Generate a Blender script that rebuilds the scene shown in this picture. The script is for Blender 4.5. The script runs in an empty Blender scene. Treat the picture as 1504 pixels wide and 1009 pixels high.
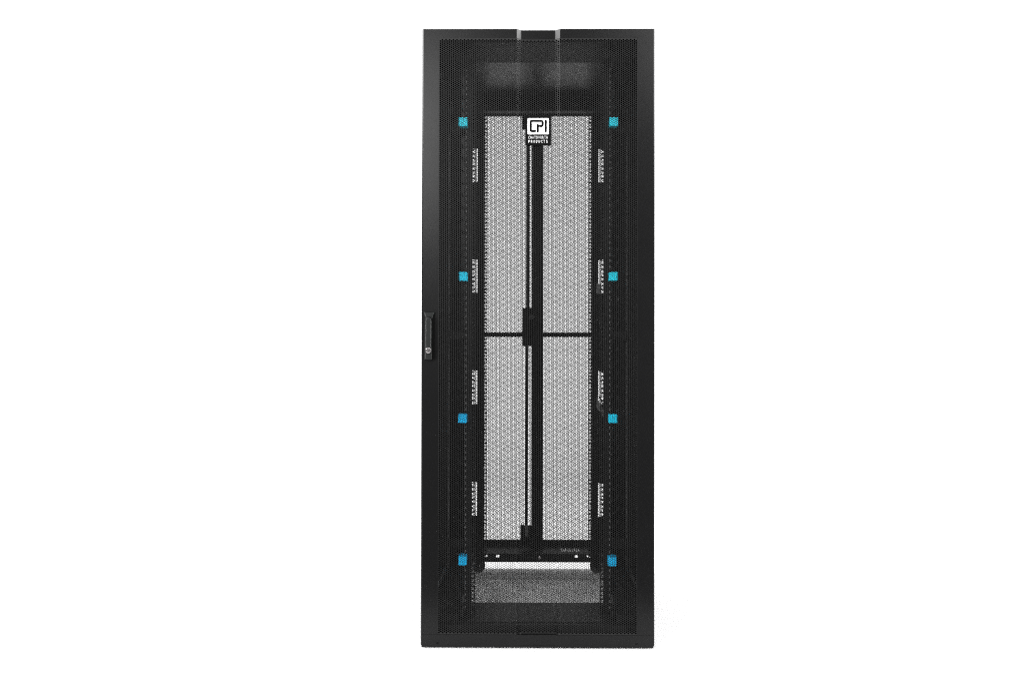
import bpy, math, random
import numpy as np
from mathutils import Vector, Matrix, Euler

random.seed(4)
S = bpy.context.scene
col = S.collection
PI = math.pi

# ------------------------------------------------------------------ camera
CAM_LOC = Vector((-0.00148, -3.3247, 1.0440))
CAM_ROT = Euler((PI/2 + 0.0091264, -0.0017755, 0.0093368), 'XYZ')
cd = bpy.data.cameras.new('camera')
cam = bpy.data.objects.new('camera', cd); col.objects.link(cam)
cam.location = CAM_LOC; cam.rotation_euler = CAM_ROT
cd.sensor_width = 36.0
cd.lens = 36.0*1433.3/1504.0
cd.shift_x = -(775.96-752.0)/1504.0
cd.shift_y = -(504.5-487.92)/1504.0
cd.clip_start = .05; cd.clip_end = 100
S.camera = cam

# ------------------------------------------------------------------ materials
def new_mat(name):
    m = bpy.data.materials.new(name); m.use_nodes = True
    nt = m.node_tree
    return m, nt, nt.nodes['Principled BSDF']

def paint(name, base, rough=.4, spec=.3, bump=.15, scale=900, var=.15):
    m, nt, p = new_mat(name)
    tc = nt.nodes.new('ShaderNodeTexCoord')
    n1 = nt.nodes.new('ShaderNodeTexNoise'); n1.inputs['Scale'].default_value = scale; n1.inputs['Detail'].default_value = 2
    nt.links.new(tc.outputs['Object'], n1.inputs['Vector'])
    b = nt.nodes.new('ShaderNodeBump'); b.inputs['Strength'].default_value = bump; b.inputs['Distance'].default_value = .0004
    nt.links.new(n1.outputs['Fac'], b.inputs['Height']); nt.links.new(b.outputs['Normal'], p.inputs['Normal'])
    n2 = nt.nodes.new('ShaderNodeTexNoise'); n2.inputs['Scale'].default_value = 7; n2.inputs['Detail'].default_value = 5
    nt.links.new(tc.outputs['Object'], n2.inputs['Vector'])
    r = nt.nodes.new('ShaderNodeMapRange')
    r.inputs['To Min'].default_value = rough*(1-var*.5); r.inputs['To Max'].default_value = rough*(1+var*.5)
    nt.links.new(n2.outputs['Fac'], r.inputs['Value']); nt.links.new(r.outputs['Result'], p.inputs['Roughness'])
    c = nt.nodes.new('ShaderNodeMapRange')
    mx = nt.nodes.new('ShaderNodeMix'); mx.data_type = 'RGBA'
    mx.inputs[6].default_value = (*[x*(1-var*.4) for x in base], 1); mx.inputs[7].default_value = (*[x*(1+var*.4) for x in base], 1)
    nt.links.new(n2.outputs['Fac'], mx.inputs[0]); nt.links.new(mx.outputs[2], p.inputs['Base Color'])
    p.inputs['Specular IOR Level'].default_value = spec
    return m

def flat(name, base, rough=.5, spec=.5, metal=0):
    m, nt, p = new_mat(name)
    p.inputs['Base Color'].default_value = (*base, 1); p.inputs['Roughness'].default_value = rough
    p.inputs['Specular IOR Level'].default_value = spec; p.inputs['Metallic'].default_value = metal
    return m

K = (.0030, .0030, .0031)
M_DOOR = paint('black_powder_coat', K, .29, .2)
M_MESH = paint('black_perforated_sheet', (.0052, .0052, .0052), .42, .25, .05)
M_IN   = paint('black_interior_paint', (.0045, .0045, .0045), .5, .12)
M_ROOF = paint('black_satin_sheet', (.008, .008, .0085), .28, .22, .02)
M_PLAS = paint('black_plastic', (.0055, .0062, .0060), .33, .28, .05, 600)
M_RUB  = flat('black_rubber', (.010, .010, .010), .45, .4)
M_WHITE = flat('white_label', (.72, .72, .72), .5, .3)
M_LGREY = flat('pale_grey_label', (.48, .48, .49), .5, .3)
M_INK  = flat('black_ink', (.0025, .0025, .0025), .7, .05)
M_CHROME = flat('chrome', (.80, .76, .76), .22, .5, 1)
M_TEAL = flat('teal_plastic', (.01, .78, .98), .45, .4)
M_CYAN = flat('cyan_plastic', (.0, .70, 1.0), .45, .4)
M_BLUE = flat('blue_plastic', (.0, .54, 1.0), .45, .4)
M_TIE  = flat('grey_strap', (.34, .34, .34), .7, .2)
M_GLINT_LOCK = flat('grey_glint_and_lock', (.14, .14, .14), .6, .2)  # grey for the painted rail glint, also the rear lock
M_SWEEP = paint('white_sweep_paper', (.86, .86, .86), .9, .1, .05, 200, .02)
M_STUDIO = paint('dark_studio_floor', (.05, .05, .052), .7, .2, .1, 60)

# ------------------------------------------------------------------ mesh helpers
class MB:
    def __init__(s): s.v = []; s.f = []
    def poly(s, vs, fs):
        k = len(s.v); s.v += [tuple(a) for a in vs]; s.f += [tuple(k+i for i in q) for q in fs]
    def box(s, x0, x1, y0, y1, z0, z1):
        if x0 > x1: x0, x1 = x1, x0
        s.poly([(x0,y0,z0),(x1,y0,z0),(x1,y1,z0),(x0,y1,z0),(x0,y0,z1),(x1,y0,z1),(x1,y1,z1),(x0,y1,z1)],
               [(0,3,2,1),(4,5,6,7),(0,1,5,4),(1,2,6,5),(2,3,7,6),(3,0,4,7)])
    def prism_z(s, pts, z0, z1):          # outline in x,y
        n = len(pts)
        s.poly([(x,y,z0) for x,y in pts]+[(x,y,z1) for x,y in pts],
               [tuple(range(n))[::-1], tuple(range(n,2*n))]+[(i,(i+1)%n,(i+1)%n+n,i+n) for i in range(n)])
    def prism_y(s, pts, y0, y1, pts1=None):          # outline in x,z ; y0 front
        n = len(pts); b = pts1 or pts
        s.poly([(x,y0,z) for x,z in pts]+[(x,y1,z) for x,z in b],
               [tuple(range(n)), tuple(range(n,2*n))[::-1]]+[(i,i+n,(i+1)%n+n,(i+1)%n) for i in range(n)])
    def tube(s, a, b, r, n=12, r1=None):
        a = Vector(a); b = Vector(b); d = (b-a).normalized()
        u = d.orthogonal().normalized(); w = d.cross(u); r1 = r if r1 is None else r1
        vs = [a+(u*math.cos(2*PI*i/n)+w*math.sin(2*PI*i/n))*r for i in range(n)]
        vs += [b+(u*math.cos(2*PI*i/n)+w*math.sin(2*PI*i/n))*r1 for i in range(n)]
        s.poly(vs, [tuple(range(n))[::-1], tuple(range(n,2*n))]+[(i,(i+1)%n,(i+1)%n+n,i+n) for i in range(n)])
    def lathe_y(s, c, prof, n=32):        # prof: (radius, y offset)
        cx, cy, cz = c; vs = []; fs = []
        for r, y in prof:
            vs += [(cx+r*math.cos(2*PI*i/n), cy+y, cz+r*math.sin(2*PI*i/n)) for i in range(n)]
        for k in range(len(prof)-1):
            fs += [(k*n+i, k*n+(i+1)%n, (k+1)*n+(i+1)%n, (k+1)*n+i) for i in range(n)]
        fs += [tuple(range(n)), tuple(range((len(prof)-1)*n, len(prof)*n))[::-1]]
        s.poly(vs, fs)
    def build(s, name, mat, parent=None, bevel=0, smooth=False, seg=2):
        me = bpy.data.meshes.new(name); me.from_pydata(s.v, [], s.f); me.materials.append(mat)
        import bmesh
        bm = bmesh.new(); bm.from_mesh(me); bmesh.ops.recalc_face_normals(bm, faces=bm.faces); bm.to_mesh(me); bm.free()
        o = bpy.data.objects.new(name, me); col.objects.link(o)
        if parent is not None: o.parent = parent
        if bevel:
            b = o.modifiers.new('bevel', 'BEVEL'); b.width = bevel; b.segments = seg; b.limit_method = 'ANGLE'; b.angle_limit = math.radians(25)
            b.harden_normals = True
        if smooth or bevel:
            for p in me.polygons: p.use_smooth = True
            if not bevel:
                me.set_sharp_from_angle(angle=math.radians(35))
        return o

def rrect(x0, x1, z0, z1, r, n=5):
    pts = []
    for cx, cz, a0 in ((x1-r,z1-r,0),(x0+r,z1-r,90),(x0+r,z0+r,180),(x1-r,z0+r,270)):
        for i in range(n+1):
            a = math.radians(a0+90*i/n); pts.append((cx+r*math.cos(a), cz+r*math.sin(a)))
    return pts

# door section, front face: a shallow recess between two angled facets
REC = .0145
def prof(x):
    xs = [-.0735, -.0590, .0580, .0740]
    return np.interp(x, xs, [0, REC, REC, 0])

def honeycomb(name, x0, x1, z0, z1, a, k, thick, mat, parent, y=0.0, folded=False, margin=1):
    """perforated sheet: flat topped hexagonal holes, solid cells in the margin"""
    dx = a*math.sqrt(3)/2
    nc = int(round((x1-x0)/dx)); nr = int(round((z1-z0)/a))
    dx = (x1-x0)/nc; R = a/math.sqrt(3)
    i, j = np.meshgrid(np.arange(-margin, nc+margin), np.arange(-margin, nr+margin), indexing='ij')
    i = i.ravel(); j = j.ravel()
    ang = np.arange(6)*PI/3
    def outer(I, J):
        cx = x0 + (I+.5)*dx; cz = z0 + (J+.5)*a + (I % 2)*a*.5
        sx = dx/(1.5*R)
        return cx[:,None]+np.cos(ang)[None]*R*sx, cz[:,None]+np.sin(ang)[None]*R, cx, cz
    ox, oz, cx, cz = outer(i, j)
    hole = (i >= 0) & (i < nc) & (j >= 0) & (j < nr)
    key = np.stack([np.round(ox.ravel()*2e4), np.round(oz.ravel()*2e4)], 1).astype(np.int64)
    key = key[:,0]*1000003+key[:,1]
    uq, first, inv = np.unique(key, return_index=True, return_inverse=True)
    ux, uz = ox.ravel()[first], oz.ravel()[first]
    inv = inv.reshape(-1, 6); nO = len(uq)
    hi = np.where(hole)[0]; nh = len(hi)
    sx = dx/(1.5*R)
    ix = cx[hi][:,None]+np.cos(ang)[None]*R*k*sx; iz = cz[hi][:,None]+np.sin(ang)[None]*R*k
    fold = (lambda x: prof(x)) if folded else (lambda x: np.zeros_like(x))
    V = np.concatenate([np.stack([ux, y+fold(ux), uz], 1),
                        np.stack([ix.ravel(), y+fold(ix.ravel()), iz.ravel()], 1),
                        np.stack([ix.ravel(), y+thick+fold(ix.ravel()), iz.ravel()], 1),
                        np.stack([ux, y+thick+fold(ux), uz], 1)])
    nx = np.roll(np.arange(6), -1)
    A = nO+np.arange(nh*6).reshape(nh, 6); B = A+nh*6; OB = nO+2*nh*6
    ho = inv[hi]
    ring = np.stack([ho, ho[:,nx], A[:,nx], A], 2).reshape(-1, 4)
    wall = np.stack([A, A[:,nx], B[:,nx], B], 2).reshape(-1, 4)
    back = np.stack([B, B[:,nx], ho[:,nx]+OB, ho+OB], 2).reshape(-1, 4)
    quads = np.concatenate([ring, wall, back]); solid = inv[np.where(~hole)[0]]
    loops = np.concatenate([quads.ravel(), solid.ravel()])
    starts = np.concatenate([np.arange(len(quads))*4, len(quads)*4+np.arange(len(solid))*6])
    me = bpy.data.meshes.new(name)
    me.vertices.add(len(V)); me.vertices.foreach_set('co', V.astype(np.float32).ravel())
    me.loops.add(len(loops)); me.loops.foreach_set('vertex_index', loops.astype(np.int32))
    me.polygons.add(len(starts)); me.polygons.foreach_set('loop_start', starts.astype(np.int32))
    me.update(calc_edges=True); me.validate()
    me.polygons.foreach_set('use_smooth', np.zeros(len(me.polygons), bool))
    me.materials.append(mat)
    o = bpy.data.objects.new(name, me); col.objects.link(o); o.parent = parent
    return o

# ------------------------------------------------------------------ setting
me_f = MB()
me_f.poly([(-14,-14,-.02),(14,-14,-.02),(14,14,-.02),(-14,14,-.02)], [(0,1,2,3)])
g = me_f.build('floor', M_STUDIO); g['kind'] = 'structure'
b = MB()                                      # paper sweep: floor part running up into a wall
pf = [(-.47, 0.0), (4.2, 0.0)]
for i in range(1, 17):
    t = i/16*PI/2; pf.append((4.2+1.3*math.sin(t), 1.3-1.3*math.cos(t)))
pf.append((5.5, 5.6))
n = len(pf)
b.poly([(-9,y,z) for y,z in pf]+[(9,y,z) for y,z in pf], [(i,i+n,i+n+1,i+1) for i in range(n-1)])
bd = b.build('backdrop', M_SWEEP, smooth=True); bd['kind'] = 'structure'

# ------------------------------------------------------------------ cabinet
HW = .3972; ZT = 2.109
cab = bpy.data.objects.new('server_cabinet', None); col.objects.link(cab); cab.empty_display_size = .3
cab['label'] = 'tall black steel server rack cabinet with perforated front door, standing on a white floor'
cab['category'] = 'server cabinet'

OX0, OX1, OZ0, OZ1 = -.3378, .3372, .0505, 2.0745     # perforated field
T = .0012
fd = MB()                                     # front door frame, follows the recessed section
def strip(z0, z1, REC=REC):
    X = [-HW, -HW+.0045, -.0735, -.0590, .0580, .0740, HW-.003, HW]
    Y = [.0045, 0, 0, REC, REC, 0, 0, .003]
    front = [(x, y-.0007) for x, y in zip(X, Y)]
    backp = [(x, y+.010) for x, y in zip(X, Y)][::-1]
    fd.prism_z(front+backp, z0, z1)
strip(OZ1+.0035, ZT)
strip(.0105, OZ0-.0040, .0022)
for sx, xi in ((-1, OX0-.0015), (1, OX1+.0015)):
    xo = sx*HW; e = .0045 if sx < 0 else .003
    fd.prism_z([(xo, e-.0007), (xo-sx*e, -.0007), (xi, -.0007), (xi, .0093), (xo-sx*e, .022), (xo, .022)], OZ0-.0040, OZ1+.0035)
fd.box(-HW+.003, HW-.003, .0005, .012, .0045, .0105)
door = fd.build('front_door', M_DOOR, cab)
honeycomb('perforated_panel', OX0, OX1, OZ0, OZ1, .00727, .82, T, M_MESH, door, y=0.0, folded=True, margin=1)
# fine seam above the bottom rail, its fold line and two drain slots
for x in (-.3395, .3365):
    sl = MB(); sl.prism_y(rrect(x-.005, x+.005, .0165, .0205, .0018), -.0011, .001); sl.build('slot', M_INK, door)
sm = MB(); sm.box(-HW+.001, -.0745, -.0010, .0005, .0475, .0481); sm.box(.0750, HW-.001, -.0010, .0005, .0475, .0481)
sm.build('seam', M_INK, door)
# handle
def px(u, v, d=0.0):                          # point at depth d seen at (u, v) in the photograph, for measuring
    r = CAM_ROT.to_matrix() @ Vector(((u-775.96)/1433.3, -(v-487.92)/1433.3, -1))
    t = (d-CAM_LOC.y)/r.y
    p = CAM_LOC + r*t
    return p.x, p.z
def pts(L, d=0.0): return [px(u, v, d) for u, v in L]
hd = MB()
front = pts([(624.9,467.6),(624.3,527.6),(633.9,527.6),(634.3,467.6)], -.014)
back = pts([(623.8,468),(623.4,528.6),(635.0,528.6),(635.4,468)], 0)
hd.prism_y(front, -.014, 0, back)
f2 = pts([(623.6,459.6),(626.2,468.6),(634.2,468.6),(637.0,459.6)], -.014)
b2 = pts([(622.0,457.6),(624.4,469),(636.4,469),(639.0,457.6)], 0)
hd.prism_y(f2, -.011, 0, b2)
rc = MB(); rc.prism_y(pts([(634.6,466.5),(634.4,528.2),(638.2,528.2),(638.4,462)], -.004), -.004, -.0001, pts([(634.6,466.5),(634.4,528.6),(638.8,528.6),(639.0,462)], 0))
handle = hd.build('handle', M_PLAS, door, bevel=.0012)
rc.build('handle_recess_shade', M_INK, handle)  # raised black plate, shade beside the lever put in as colour
lv = MB(); o_ = []
x0, z0 = px(624.7, 514, -.02); x1, z1 = px(633.8, 466, -.02); r = (x1-x0)/2
o_ = [(x0, px(0,511,-.02)[1]-.002*0)]
lever = [(x0, z0+.006), (x1, z0+.006)] + [((x0+x1)/2+r*math.cos(i*PI/10), z1-r+r*math.sin(i*PI/10)) for i in range(11)]
lv.prism_y(lever[::-1], -.026, -.013)
gp = MB(); gp.prism_y([((x0+x1)/2+(r+.0022)*math.cos(i*PI/12), z1-r+(r+.0022)*math.sin(i*PI/12)) for i in range(13)][::-1], -.0146, -.0135); gp.build('lever_gap_shade', M_INK, handle)  # black disc painting the shade around the lever top
lev = lv.build('lever', M_PLAS, handle, bevel=.0035, seg=3)
xl, zl = px(629.2, 514.6, -.024)
lb = MB(); lb.prism_y(rrect(x0+.001, x1+.001, px(0,527,-.02)[1], z0-.0+.004, .003), -.022, -.013); lb.build('lock_housing', M_PLAS, handle, bevel=.0015)
lr = MB(); lr.lathe_y((xl, -.0275, zl), [(.0113, .006), (.0113, .001), (.0105, 0)], 28); lr.build('lock_ring', M_RUB, handle, smooth=True)
lc = MB(); lc.lathe_y((xl, -.0300, zl), [(.0090, .004), (.0090, .0008), (.0080, 0)], 28); lc.build('lock_cylinder', M_CHROME, handle, smooth=True)
kh = MB(); kh.prism_y([(xl-.0032,zl+.0045),(xl-.0052,zl+.001),(xl-.0042,zl-.002),(xl-.0028,zl+.0005)], -.0306, -.0298)
kh.prism_y([(xl+.0022,zl-.0050),(xl+.0006,zl-.0035),(xl+.0020,zl+.0028),(xl+.0042,zl+.0032),(xl+.0040,zl-.0010)], -.0306, -.0298)
kh.build('keyhole', M_INK, handle)

# badge
YB = REC-.001
bx0, bz1 = px(771.4, 170.2, YB-.006); bx1, bz0 = px(809.3, 213.8, YB-.006)
bb = MB(); bb.prism_y(rrect(bx0, bx1, bz0, bz1, .0015, 3), YB-.008, YB)
badge = bb.build('badge', M_INK, door, bevel=.0022, seg=2)
def bp(u, v):                                  # badge coordinates measured in the enlarged crop (16.71 px per photo px)
    return px(745+u/16.711, 160+v/16.711, YB-.0085)
ax, az1 = bp(500, 236); ax1, az0 = bp(1018, 630)
pl = MB(); pl.prism_y(rrect(ax, ax1, az0, az1, .0025, 4), YB-.0088, YB-.0078); pl.build('emblem_panel', M_WHITE, badge)
def stroke(mb, P, w, y0, y1):
    # rounded polyline of square-ended boxes with round joints
    P = [bp(*q) for q in P]; w = w/16.711*.00231/2*1.5
    for k in range(len(P)-1):
        a = Vector(P[k]); c = Vector(P[k+1]); d = (c-a).normalized(); nn = Vector((-d.y, d.x))*w
        mb.prism_y([tuple(a-nn), tuple(c-nn), tuple(c+nn), tuple(a+nn)], y0-.00002*k, y1)
    for k, q in enumerate(P):
        mb.prism_y([(q[0]+w*math.cos(i*PI/6), q[1]+w*math.sin(i*PI/6)) for i in range(12)], y0-.000011-.000013*k, y1)
gi = MB()
gi.prism_y([bp(612,348),bp(612,528),bp(700,528),bp(700,365),bp(840,365),bp(840,348)][::-1], YB-.0089, YB-.0086)
gi.prism_y([bp(795,462),bp(795,598),bp(905,598),bp(905,462)][::-1], YB-.0089, YB-.0086)
gi.build('emblem_fill', M_LGREY, badge)  # pale grey print inside the emblem
em = MB()
stroke(em, [(682,553),(596,553),(577,535),(574,330),(590,303),(846,303),(868,328),(868,405),(848,428),(755,428)], 37, YB-.0092, YB-.0086)
stroke(em, [(750,405),(750,562)], 37, YB-.0095, YB-.0086)
stroke(em, [(945,300),(945,556)], 37, YB-.0092, YB-.0086)
em.build('emblem', M_INK, badge)
def text(name, s, x0, x1, z0, z1, y, mat, parent, step=True, wide=.58):
    """letters spread evenly between x0 and x1, each squeezed to the same cell"""
    mb_v = []; mb_f = []; nL = len(s)
    pitch = (x1-x0)/(nL-1+wide)
    for i, ch in enumerate(s):
        cu = bpy.data.curves.new('t', 'FONT'); cu.body = ch; cu.extrude = 0; cu.resolution_u = 3
        ob = bpy.data.objects.new('t', cu); col.objects.link(ob)
        dg = bpy.context.evaluated_depsgraph_get(); dg.update()
        me = bpy.data.meshes.new_from_object(ob.evaluated_get(dg))
        vs = np.array([v.co[:] for v in me.vertices]); lo = vs.min(0); hi = vs.max(0)
        k = len(mb_v)
        cw = pitch*wide
        for v in vs:
            fx = (v[0]-lo[0])/max(hi[0]-lo[0], 1e-6); fz = (v[1]-lo[1])/(hi[1]-lo[1])
            if ch == 'I': fx = .35+.3*fx
            mb_v.append((x0+i*pitch+fx*cw, y, z0+fz*(z1-z0)))
        mb_f += [tuple(k+q for q in p.vertices) for p in me.polygons]
        bpy.data.objects.remove(ob); bpy.data.curves.remove(cu); bpy.data.meshes.remove(me)
    me = bpy.data.meshes.new(name); me.from_pydata(mb_v, [], mb_f); me.materials.append(mat)
    o = bpy.data.objects.new(name, me); col.objects.link(o); o.parent = parent
    return o
tx0, tz1 = bp(520, 672); tx1, tz0 = bp(990, 738)
text('lettering', 'CHATSWORTH', tx0, tx1, tz0, tz1, YB-.0086, M_WHITE, badge)
_, tz1 = bp(520, 772); _, tz0 = bp(990, 836)
text('lettering', 'PRODUCTS', tx0, tx1, tz0, tz1, YB-.0086, M_WHITE, badge)

# side panels, roof, posts
DEP = 1.170
for s in (-1, 1):
    m = MB(); m.box(s*(HW-.0005), s*(HW-.0025), .024, DEP, 1.078, ZT-.004); m.box(s*(HW-.0005), s*(HW-.0025), .024, DEP, .030, 1.070); m.box(s*(HW-.0028), s*(HW-.0045), .030, DEP-.01, 1.055, 1.093)
    m.build('side_panel', M_DOOR, cab, bevel=.0006, seg=1)
    for y in (.045, .60, 1.125):
        m = MB(); m.box(s*(HW-.003), s*(HW-.040), y-.018, y+.018, .10, 2.088); m.build('frame_post', M_IN, cab)
    for z in (.12, 2.02):
        m = MB(); m.box(s*(HW-.004), s*(HW-.030), .064, .581, z, z+.030); m.box(s*(HW-.004), s*(HW-.030), .619, 1.106, z, z+.030)
        m.build('side_brace', M_IN, cab)
    m = MB(); m.box(s*.275, s*(HW-.004), .066, 1.165, .064, .0985); m.build('base_rail', M_IN, cab, bevel=.0015)
m = MB(); m.box(-HW+.001, HW-.001, .024, DEP, 2.096, 2.105); m.box(-.36,.36,.32,.845,2.0885,2.0955)
roof = m.build('roof', M_ROOF, cab, bevel=.0008, seg=1)
m = MB(); m.box(-.355, .355, .066, .314, 2.083, 2.0955); m.build('top_beam', M_IN, cab, bevel=.001)
m = MB(); m.box(-.355, .355, .85, .853, 2.030, 2.0955); m.box(-.355, .355, .8535, .90, 2.030, 2.033); m.build('top_beam', M_IN, cab)
# front base pan
m = MB(); m.box(-.274, .274, .067, .314, .0700, .0730); m.box(-.274, .274, .067, .069, .020, .0698)
m.build('base_pan', M_IN, cab)
m = MB(); m.box(-.3925, .3925, .040, .0655, .010, .0698); m.build('base_beam', M_IN, cab)
# rear base beam with ledge, face holes and sticker
m = MB(); yb = 1.006
zt, zb = .1036, .0660
hol = []
for u0, u1, v0, v1 in ((711.4,712.9,815,817.5),(713.6,715.6,815,817.5),(729,733.4,814.6,818),(844.3,848.6,815.2,818.6),(861.9,863.8,815.6,818),(865.3,867.3,815.6,818)):
    a = px(u0, v1, yb); c = px(u1, v0, yb); hol.append((a[0], c[0], a[1], c[1]))
x = -.274
for a0, a1, h0, h1 in hol:
    m.box(x, a0, yb, yb+.002, zb, zt-.002); m.box(a0, a1, yb, yb+.002, zb, h0); m.box(a0, a1, yb, yb+.002, h1, zt-.002); x = a1
m.box(x, .274, yb, yb+.002, zb, zt-.002)
m.box(-.274, .274, yb, 1.160, zt-.002, zt)
beam = m.build('base_beam', M_IN, cab)
bo = MB(); xb, zc = px(792.5, 818.5, yb); bo.lathe_y((xb, yb-.004, zc), [(.007,.004),(.007,.001),(.0055,0),(.002,.0005)], 16); bo.build('bolt', M_CHROME, beam, smooth=True)
tz = MB()                                       # small printed sticker on the ledge
xa, _ = px(823.5, 806, 1.09); xc, _ = px(851, 806, 1.09)
for i in range(9):
    xi = xa+(xc-xa)*i/9; w = (xc-xa)/9
    z_ = zt+.0006
    tz.poly([(xi+w*.12,1.050,z_),(xi+w*.88,1.050,z_),(xi+w*(.62 if i%2 else .88),1.115,z_),(xi+w*(.38 if i%2 else .12),1.115,z_)], [(0,1,2,3)])
tz.build('sticker_print', M_WHITE, beam)

# mounting rails: square holes at the 15.875 / 15.875 / 12.7 mm rack pitch
U = .04445; ZR0 = .0885; NU = 44
def rail(s, y, xin, xout, windows=()):
    mb = MB(); h = .00475; xc = .2325; t = .002
    def bx(a, c, z0, z1): mb.box(s*a, s*c, y, y+t, z0, z1)
    ztop = 2.060; z0 = .074 if y < .5 else .1045
    bx(xin, xc-h, z0, ztop)
    z = z0
    for u in range(NU):
        for dz in (.00635, .022225, .0381):
            zc = ZR0+u*U+dz
            if zc+h > ztop-.004: continue
            bx(xc-h, xc+h, z, zc-h); z = zc+h
    bx(xc-h, xc+h, z, ztop)
    if windows:
        w0, w1 = windows[0][:2]
        bx(xc+h, w0, z0, ztop)
        z = z0
        for _, _, a, c in sorted(windows, key=lambda w: w[2]):
            bx(w0, w1, z, a); z = c
        bx(w0, w1, z, ztop); bx(w1, xout, z0, ztop)
    else:
        bx(xc+h, xout, z0, ztop)
        mb.box(s*(xout-.002), s*xout, y+t, y+.05, z0, ztop)
    return mb.build('mounting_rail', M_IN, cab)
YF, YR = .192, 1.008
for s in (-1, 1):
    r1 = rail(s, YF, .225, .262)
    W = []
    for v0, v1 in (((219,267.5),(381.5,430),(544,593.5),(708,757)) if s < 0 else ((219.5,268.5),(382,431.5),(545,594.5),(709,758.5))):
        W.append((.2685, .314, px(790, v1, YR)[1], px(790, v0, YR)[1]))
    rail(s, YR, .225, .390, W)
    tk = MB()
    for u in range(NU):
        for dz in (.0, .022):
            zc = ZR0+u*U+dz
            tk.box(s*.2575, s*.2600, YF-.0008, YF-.0001, zc-.0045, zc+.0045)
    tk.build('edge_glint', M_GLINT_LOCK, r1)  # grey ticks painted on as the lit glint of the rail edge
    for z in (.30, 1.05, 1.80):
        m = MB(); m.box(s*.264, s*.352, YF+.004, YF+.030, z, z+.03); m.build('rail_bracket', M_IN, cab, bevel=.001)
# blue clips clamped beside the front rails
for s, L in ((-1, ((673.4,686.0,172.8,185.8),(673.8,686.2,399.6,412.6),(672.6,685.2,608.0,621.2),(672.6,685.0,816.6,830.2))),
             (1, ((895.4,908.0,172.6,185.4),(894.6,907.2,399.6,412.4),(894.2,906.8,608.6,621.4),(893.4,905.8,818.2,831.4)))):
    for k, (u0, u1, v0, v1) in enumerate(L):
        a = px(u0, v1, .150); c = px(u1, v0, .150)
        m = MB(); m.box(a[0], c[0], .150, .191, a[1], c[1])
        m.box(a[0]+.004, c[0]-.004, .191, .230, a[1]+.004, c[1]-.004)
        o = m.build('rail_clip', (M_TEAL, M_CYAN, M_BLUE, M_BLUE)[k] if s < 0 else (M_TEAL, M_TEAL, M_CYAN, M_BLUE)[k], cab, bevel=.002)
# cable managers: a back bar and curved fingers outside each front rail
for s in (-1, 1):
    m = MB(); m.box(s*.268, s*.282, .245, .262, .12, 2.04)
    cm = m.build('cable_manager', M_PLAS, cab, bevel=.002)
    for k in range(42):
        z = .15+k*.0445
        f = MB(); P = [Vector((s*.275, .245, z)), Vector((s*.278, .215, z+.004)), Vector((s*.286, .200, z+.016)), Vector((s*.292, .198, z+.030))]
        for i in range(3): f.tube(P[i], P[i+1], .003, 6, .0026)
        f.build('finger', M_IN, cm, smooth=True)
# grey straps hanging at the rear rail on the right
for L in (((876.3,416),(882.5,417.5),(882.5,432.5),(876.3,431)), ((876.3,583),(880,590),(887.5,604),(887.5,614),(876.3,598.5))):
    m = MB(); P = pts(L, .94); m.prism_y(P, .94, .943); m.build('strap', M_TIE, cab)
m = MB(); P = pts([(878.6,581),(880.2,581),(888,596.5),(886.4,597)], .935); m.prism_y(P, .935, .939); m.build('strap', M_RUB, cab)

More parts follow.
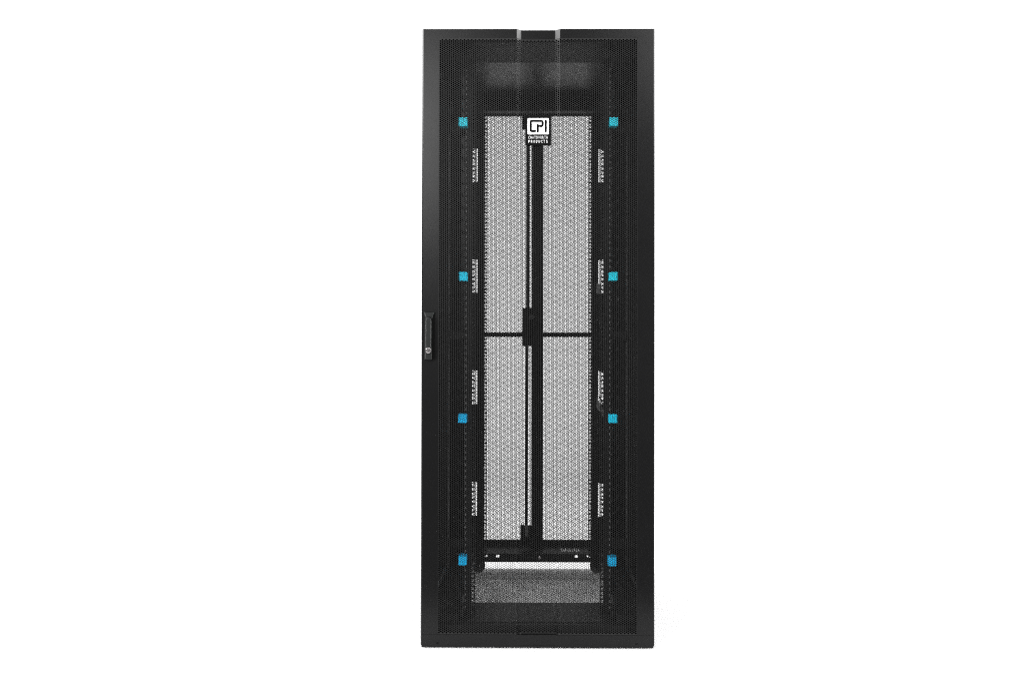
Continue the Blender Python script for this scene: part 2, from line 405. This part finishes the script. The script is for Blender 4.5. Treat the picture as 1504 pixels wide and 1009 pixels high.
# rear doors: two leaves with perforated sheets
YD = 1.172
zt0, zt1 = .066, 2.098
mz1 = px(790, 170.6, YD)[1]; mz0 = px(790, 793.2, YD)[1]
cz0 = px(790, 494.9, YD)[1]; cz1 = px(790, 488.3, YD)[1]
xs0 = px(780.9, 480, YD)[0]; xs1 = px(798.0, 480, YD)[0]
for s in (-1, 1):
    xi = xs0 if s < 0 else xs1; xm = (xs0+xs1)/2 + s*.001; xo = s*.345
    m = MB()
    m.box(xm, xi, YD, YD+.018, zt0, zt1)
    if s < 0: m.box(xm-.004, xm+.008, YD-.003, YD-.0005, zt0, zt1)
    m.box(xo, s*(HW-.001), YD, YD+.018, zt0, zt1)
    m.box(xi, xo, YD, YD+.018, zt0, mz0); m.box(xi, xo, YD, YD+.018, mz1, zt1)
    m.box(xi, xo, YD-.006, YD+.018, cz0, cz1)
    rd = m.build('rear_door', M_IN, cab, bevel=.0008, seg=1)
    a, c = sorted((xi, xo))
    honeycomb('perforated_panel', a-.002, c+.002, mz0-.006, mz1+.006, .00727, .67, T, M_MESH, rd, y=YD+.010, margin=0)
    if s < 0:
        m = MB()
        p0 = px(775.6, 214, YD-.02); p1 = px(775.2, 455, YD-.02); p2 = px(774.2, 506, YD-.02); p3 = px(772.8, 786, YD-.02); pt = px(775.8, 172, YD-.02)
        def bar(a, c, w):
            m.poly([(a[0]-w,YD-.024,a[1]),(a[0]+w,YD-.024,a[1]),(a[0]+w,YD-.016,a[1]),(a[0]-w,YD-.016,a[1]),
                    (c[0]-w,YD-.024,c[1]),(c[0]+w,YD-.024,c[1]),(c[0]+w,YD-.016,c[1]),(c[0]-w,YD-.016,c[1])],
                   [(0,3,2,1),(4,5,6,7),(0,1,5,4),(1,2,6,5),(2,3,7,6),(3,0,4,7)])
        bar(p1, pt, .0078); bar(p3, p2, .0070)
        m.build('locking_rod', M_IN, rd, bevel=.001)
        for (u0, v0, u1, v1), nm in (((767.3,452.3,781.5,508.5),'latch_case'), ((764.2,771,780.5,795),'rod_guide'), ((766.8,168,781,190.5),'rod_guide')):
            A = px(u0, v1, YD-.03); C_ = px(u1, v0, YD-.03)
            g_ = MB(); g_.box(A[0], C_[0], YD-.034, YD-.0245, A[1], C_[1]); g_.box(A[0]+.002, A[0]+.006, YD-.0245, YD-.001, A[1], C_[1])
            lo = g_.build(nm, M_IN, rd, bevel=.0015)
            if nm == 'latch_case':
                A = px(780, 465.5, YD-.03)
                k_ = MB(); k_.lathe_y((A[0], YD-.044, A[1]), [(.012,.010),(.012,.002),(.009,0),(.003,.001)], 20); k_.box(A[0], A[0]+.016, YD-.040, YD-.036, A[1]-.004, A[1]+.003); k_.build('lock_cylinder', M_GLINT_LOCK, lo, smooth=True)
        A = px(773.6, 771, YD-.036); C_ = px(773.6, 787.5, YD-.036)
        t_ = MB(); t_.box(A[0]-.0075, A[0]+.0075, YD-.038, YD-.035, C_[1], A[1]); t_.build('rod_tip', M_TIE, rd)

# casters
for s in (-1, 1):
    for y, u, v in ((1.095, 702.6 if s < 0 else 876.6, 828.4), (.13, None, None)):
        R = .0315
        if u: x, z = px(u, v, y); z = R+.0005
        else: x, z = s*.27, R+.0005
        m = MB(); m.tube((x, y, .0985-.0655+.012), (x, y, .0985), .014, 16); m.box(x-.006, x+.006, y-.034, y-.014, z-.008, z+.028)
        m.box(x-.028, x+.028, y-.034, y+.034, z+.0325, z+.0365)
        ca = m.build('caster', M_IN, cab, bevel=.001)
        w = MB(); w.lathe_y((x, y-.013, z), [(.012,.003),(.020,.002),(.0225,0),(.029,0),(R,.003),(R,.023),(.029,.026),(.0225,.026),(.020,.024),(.012,.023)], 36)
        w.build('wheel', M_RUB, ca, smooth=True)
        q = MB(); q.lathe_y((x, y-.0165, z), [(.007,.005),(.007,.001),(.005,0)], 16); q.build('axle_bolt', M_CHROME, ca, smooth=True)
# hinge pins and floor bolts glinting inside the lower corners
for u, v, d in ((688.6,916.8,.085),(685.8,927.6,.05),(890.4,918,.085),(893.2,928.4,.05),(929,929,.05)):
    x, z = px(u, v, d); m = MB(); m.lathe_y((x, d-.004, z), [(.0035,.004),(.0035,.001),(.0022,0)], 12); m.build('bolt', M_CHROME, cab, smooth=True)

# ------------------------------------------------------------------ lights
def area(name, loc, target, sx, sy, watts, colr=(1,1,1), spread=180):
    l = bpy.data.lights.new(name, 'AREA'); l.shape = 'RECTANGLE'; l.size = sx; l.size_y = sy; l.energy = watts; l.color = colr; l.spread = math.radians(spread)
    o = bpy.data.objects.new(name, l); col.objects.link(o); o.location = loc
    d = Vector(target)-Vector(loc); o.rotation_euler = d.to_track_quat('-Z', 'Y').to_euler(); return o
area('softbox_left', (-1.05, -2.6, 2.32), (-.1, 0, 1.25), 1.1, 1.15, 46)
area('softbox_right', (1.2, -2.6, 3.0), (.1, 0, 1.2), 1.0, .8, 28)
area('front_top_fill', (0, -2.0, 4.6), (0, -.2, .9), 4, 1.6, 58)  # added fill light, brightens the badge and the floor in front
area('front_fill', (-2.7, -2.7, 0.95), (0, .1, .75), 1.0, 1.9, 68, spread=100)  # added pair of fill panels, lifts the clips behind the mesh
area('front_fill', (2.7, -2.7, 0.95), (0, .1, .75), 1.0, 1.9, 68, spread=100)
area('side_strip_left', (-3.0, .1, 3.1), (0, .05, 2.05), 2.0, 1.5, 22, spread=60)
area('side_strip_right', (3.0, .1, 3.1), (0, .05, 2.05), 2.0, 1.5, 22, spread=60)
area('overhead_bank', (0, 2.0, 5.6), (0, 2.4, 0), 17, 6, 200)
area('rear_fill', (0, 2.7, 3.9), (0, .7, 0), 2.4, 1.0, 30, spread=90)  # added light, lifts the floor inside the cabinet through the rear mesh
area('backdrop_bank', (-6.0, 2.4, 5.0), (-5.6, 5.5, .9), 7, .8, 375)
area('backdrop_bank', (6.0, 2.4, 5.0), (5.6, 5.5, .9), 7, .8, 375)
wd = bpy.data.worlds.new('World'); S.world = wd; wd.use_nodes = True
wd.node_tree.nodes['Background'].inputs['Color'].default_value = (.95, .97, 1, 1)
wd.node_tree.nodes['Background'].inputs['Strength'].default_value = .07

# ------------------------------------------------------------------ render
S.render.engine = 'CYCLES'
S.view_settings.view_transform = 'Standard'; S.view_settings.look = 'None'
S.view_settings.gamma = 1; S.view_settings.exposure = 0; S.view_settings.use_curve_mapping = False
S.cycles.max_bounces = 8; S.cycles.diffuse_bounces = 4; S.cycles.glossy_bounces = 4
S.cycles.use_denoising = False
S.cycles.pixel_filter_type = 'BLACKMAN_HARRIS'; S.cycles.filter_width = 1.2
S.cycles.sample_clamp_indirect = 2.5
S.cycles.caustics_reflective = False
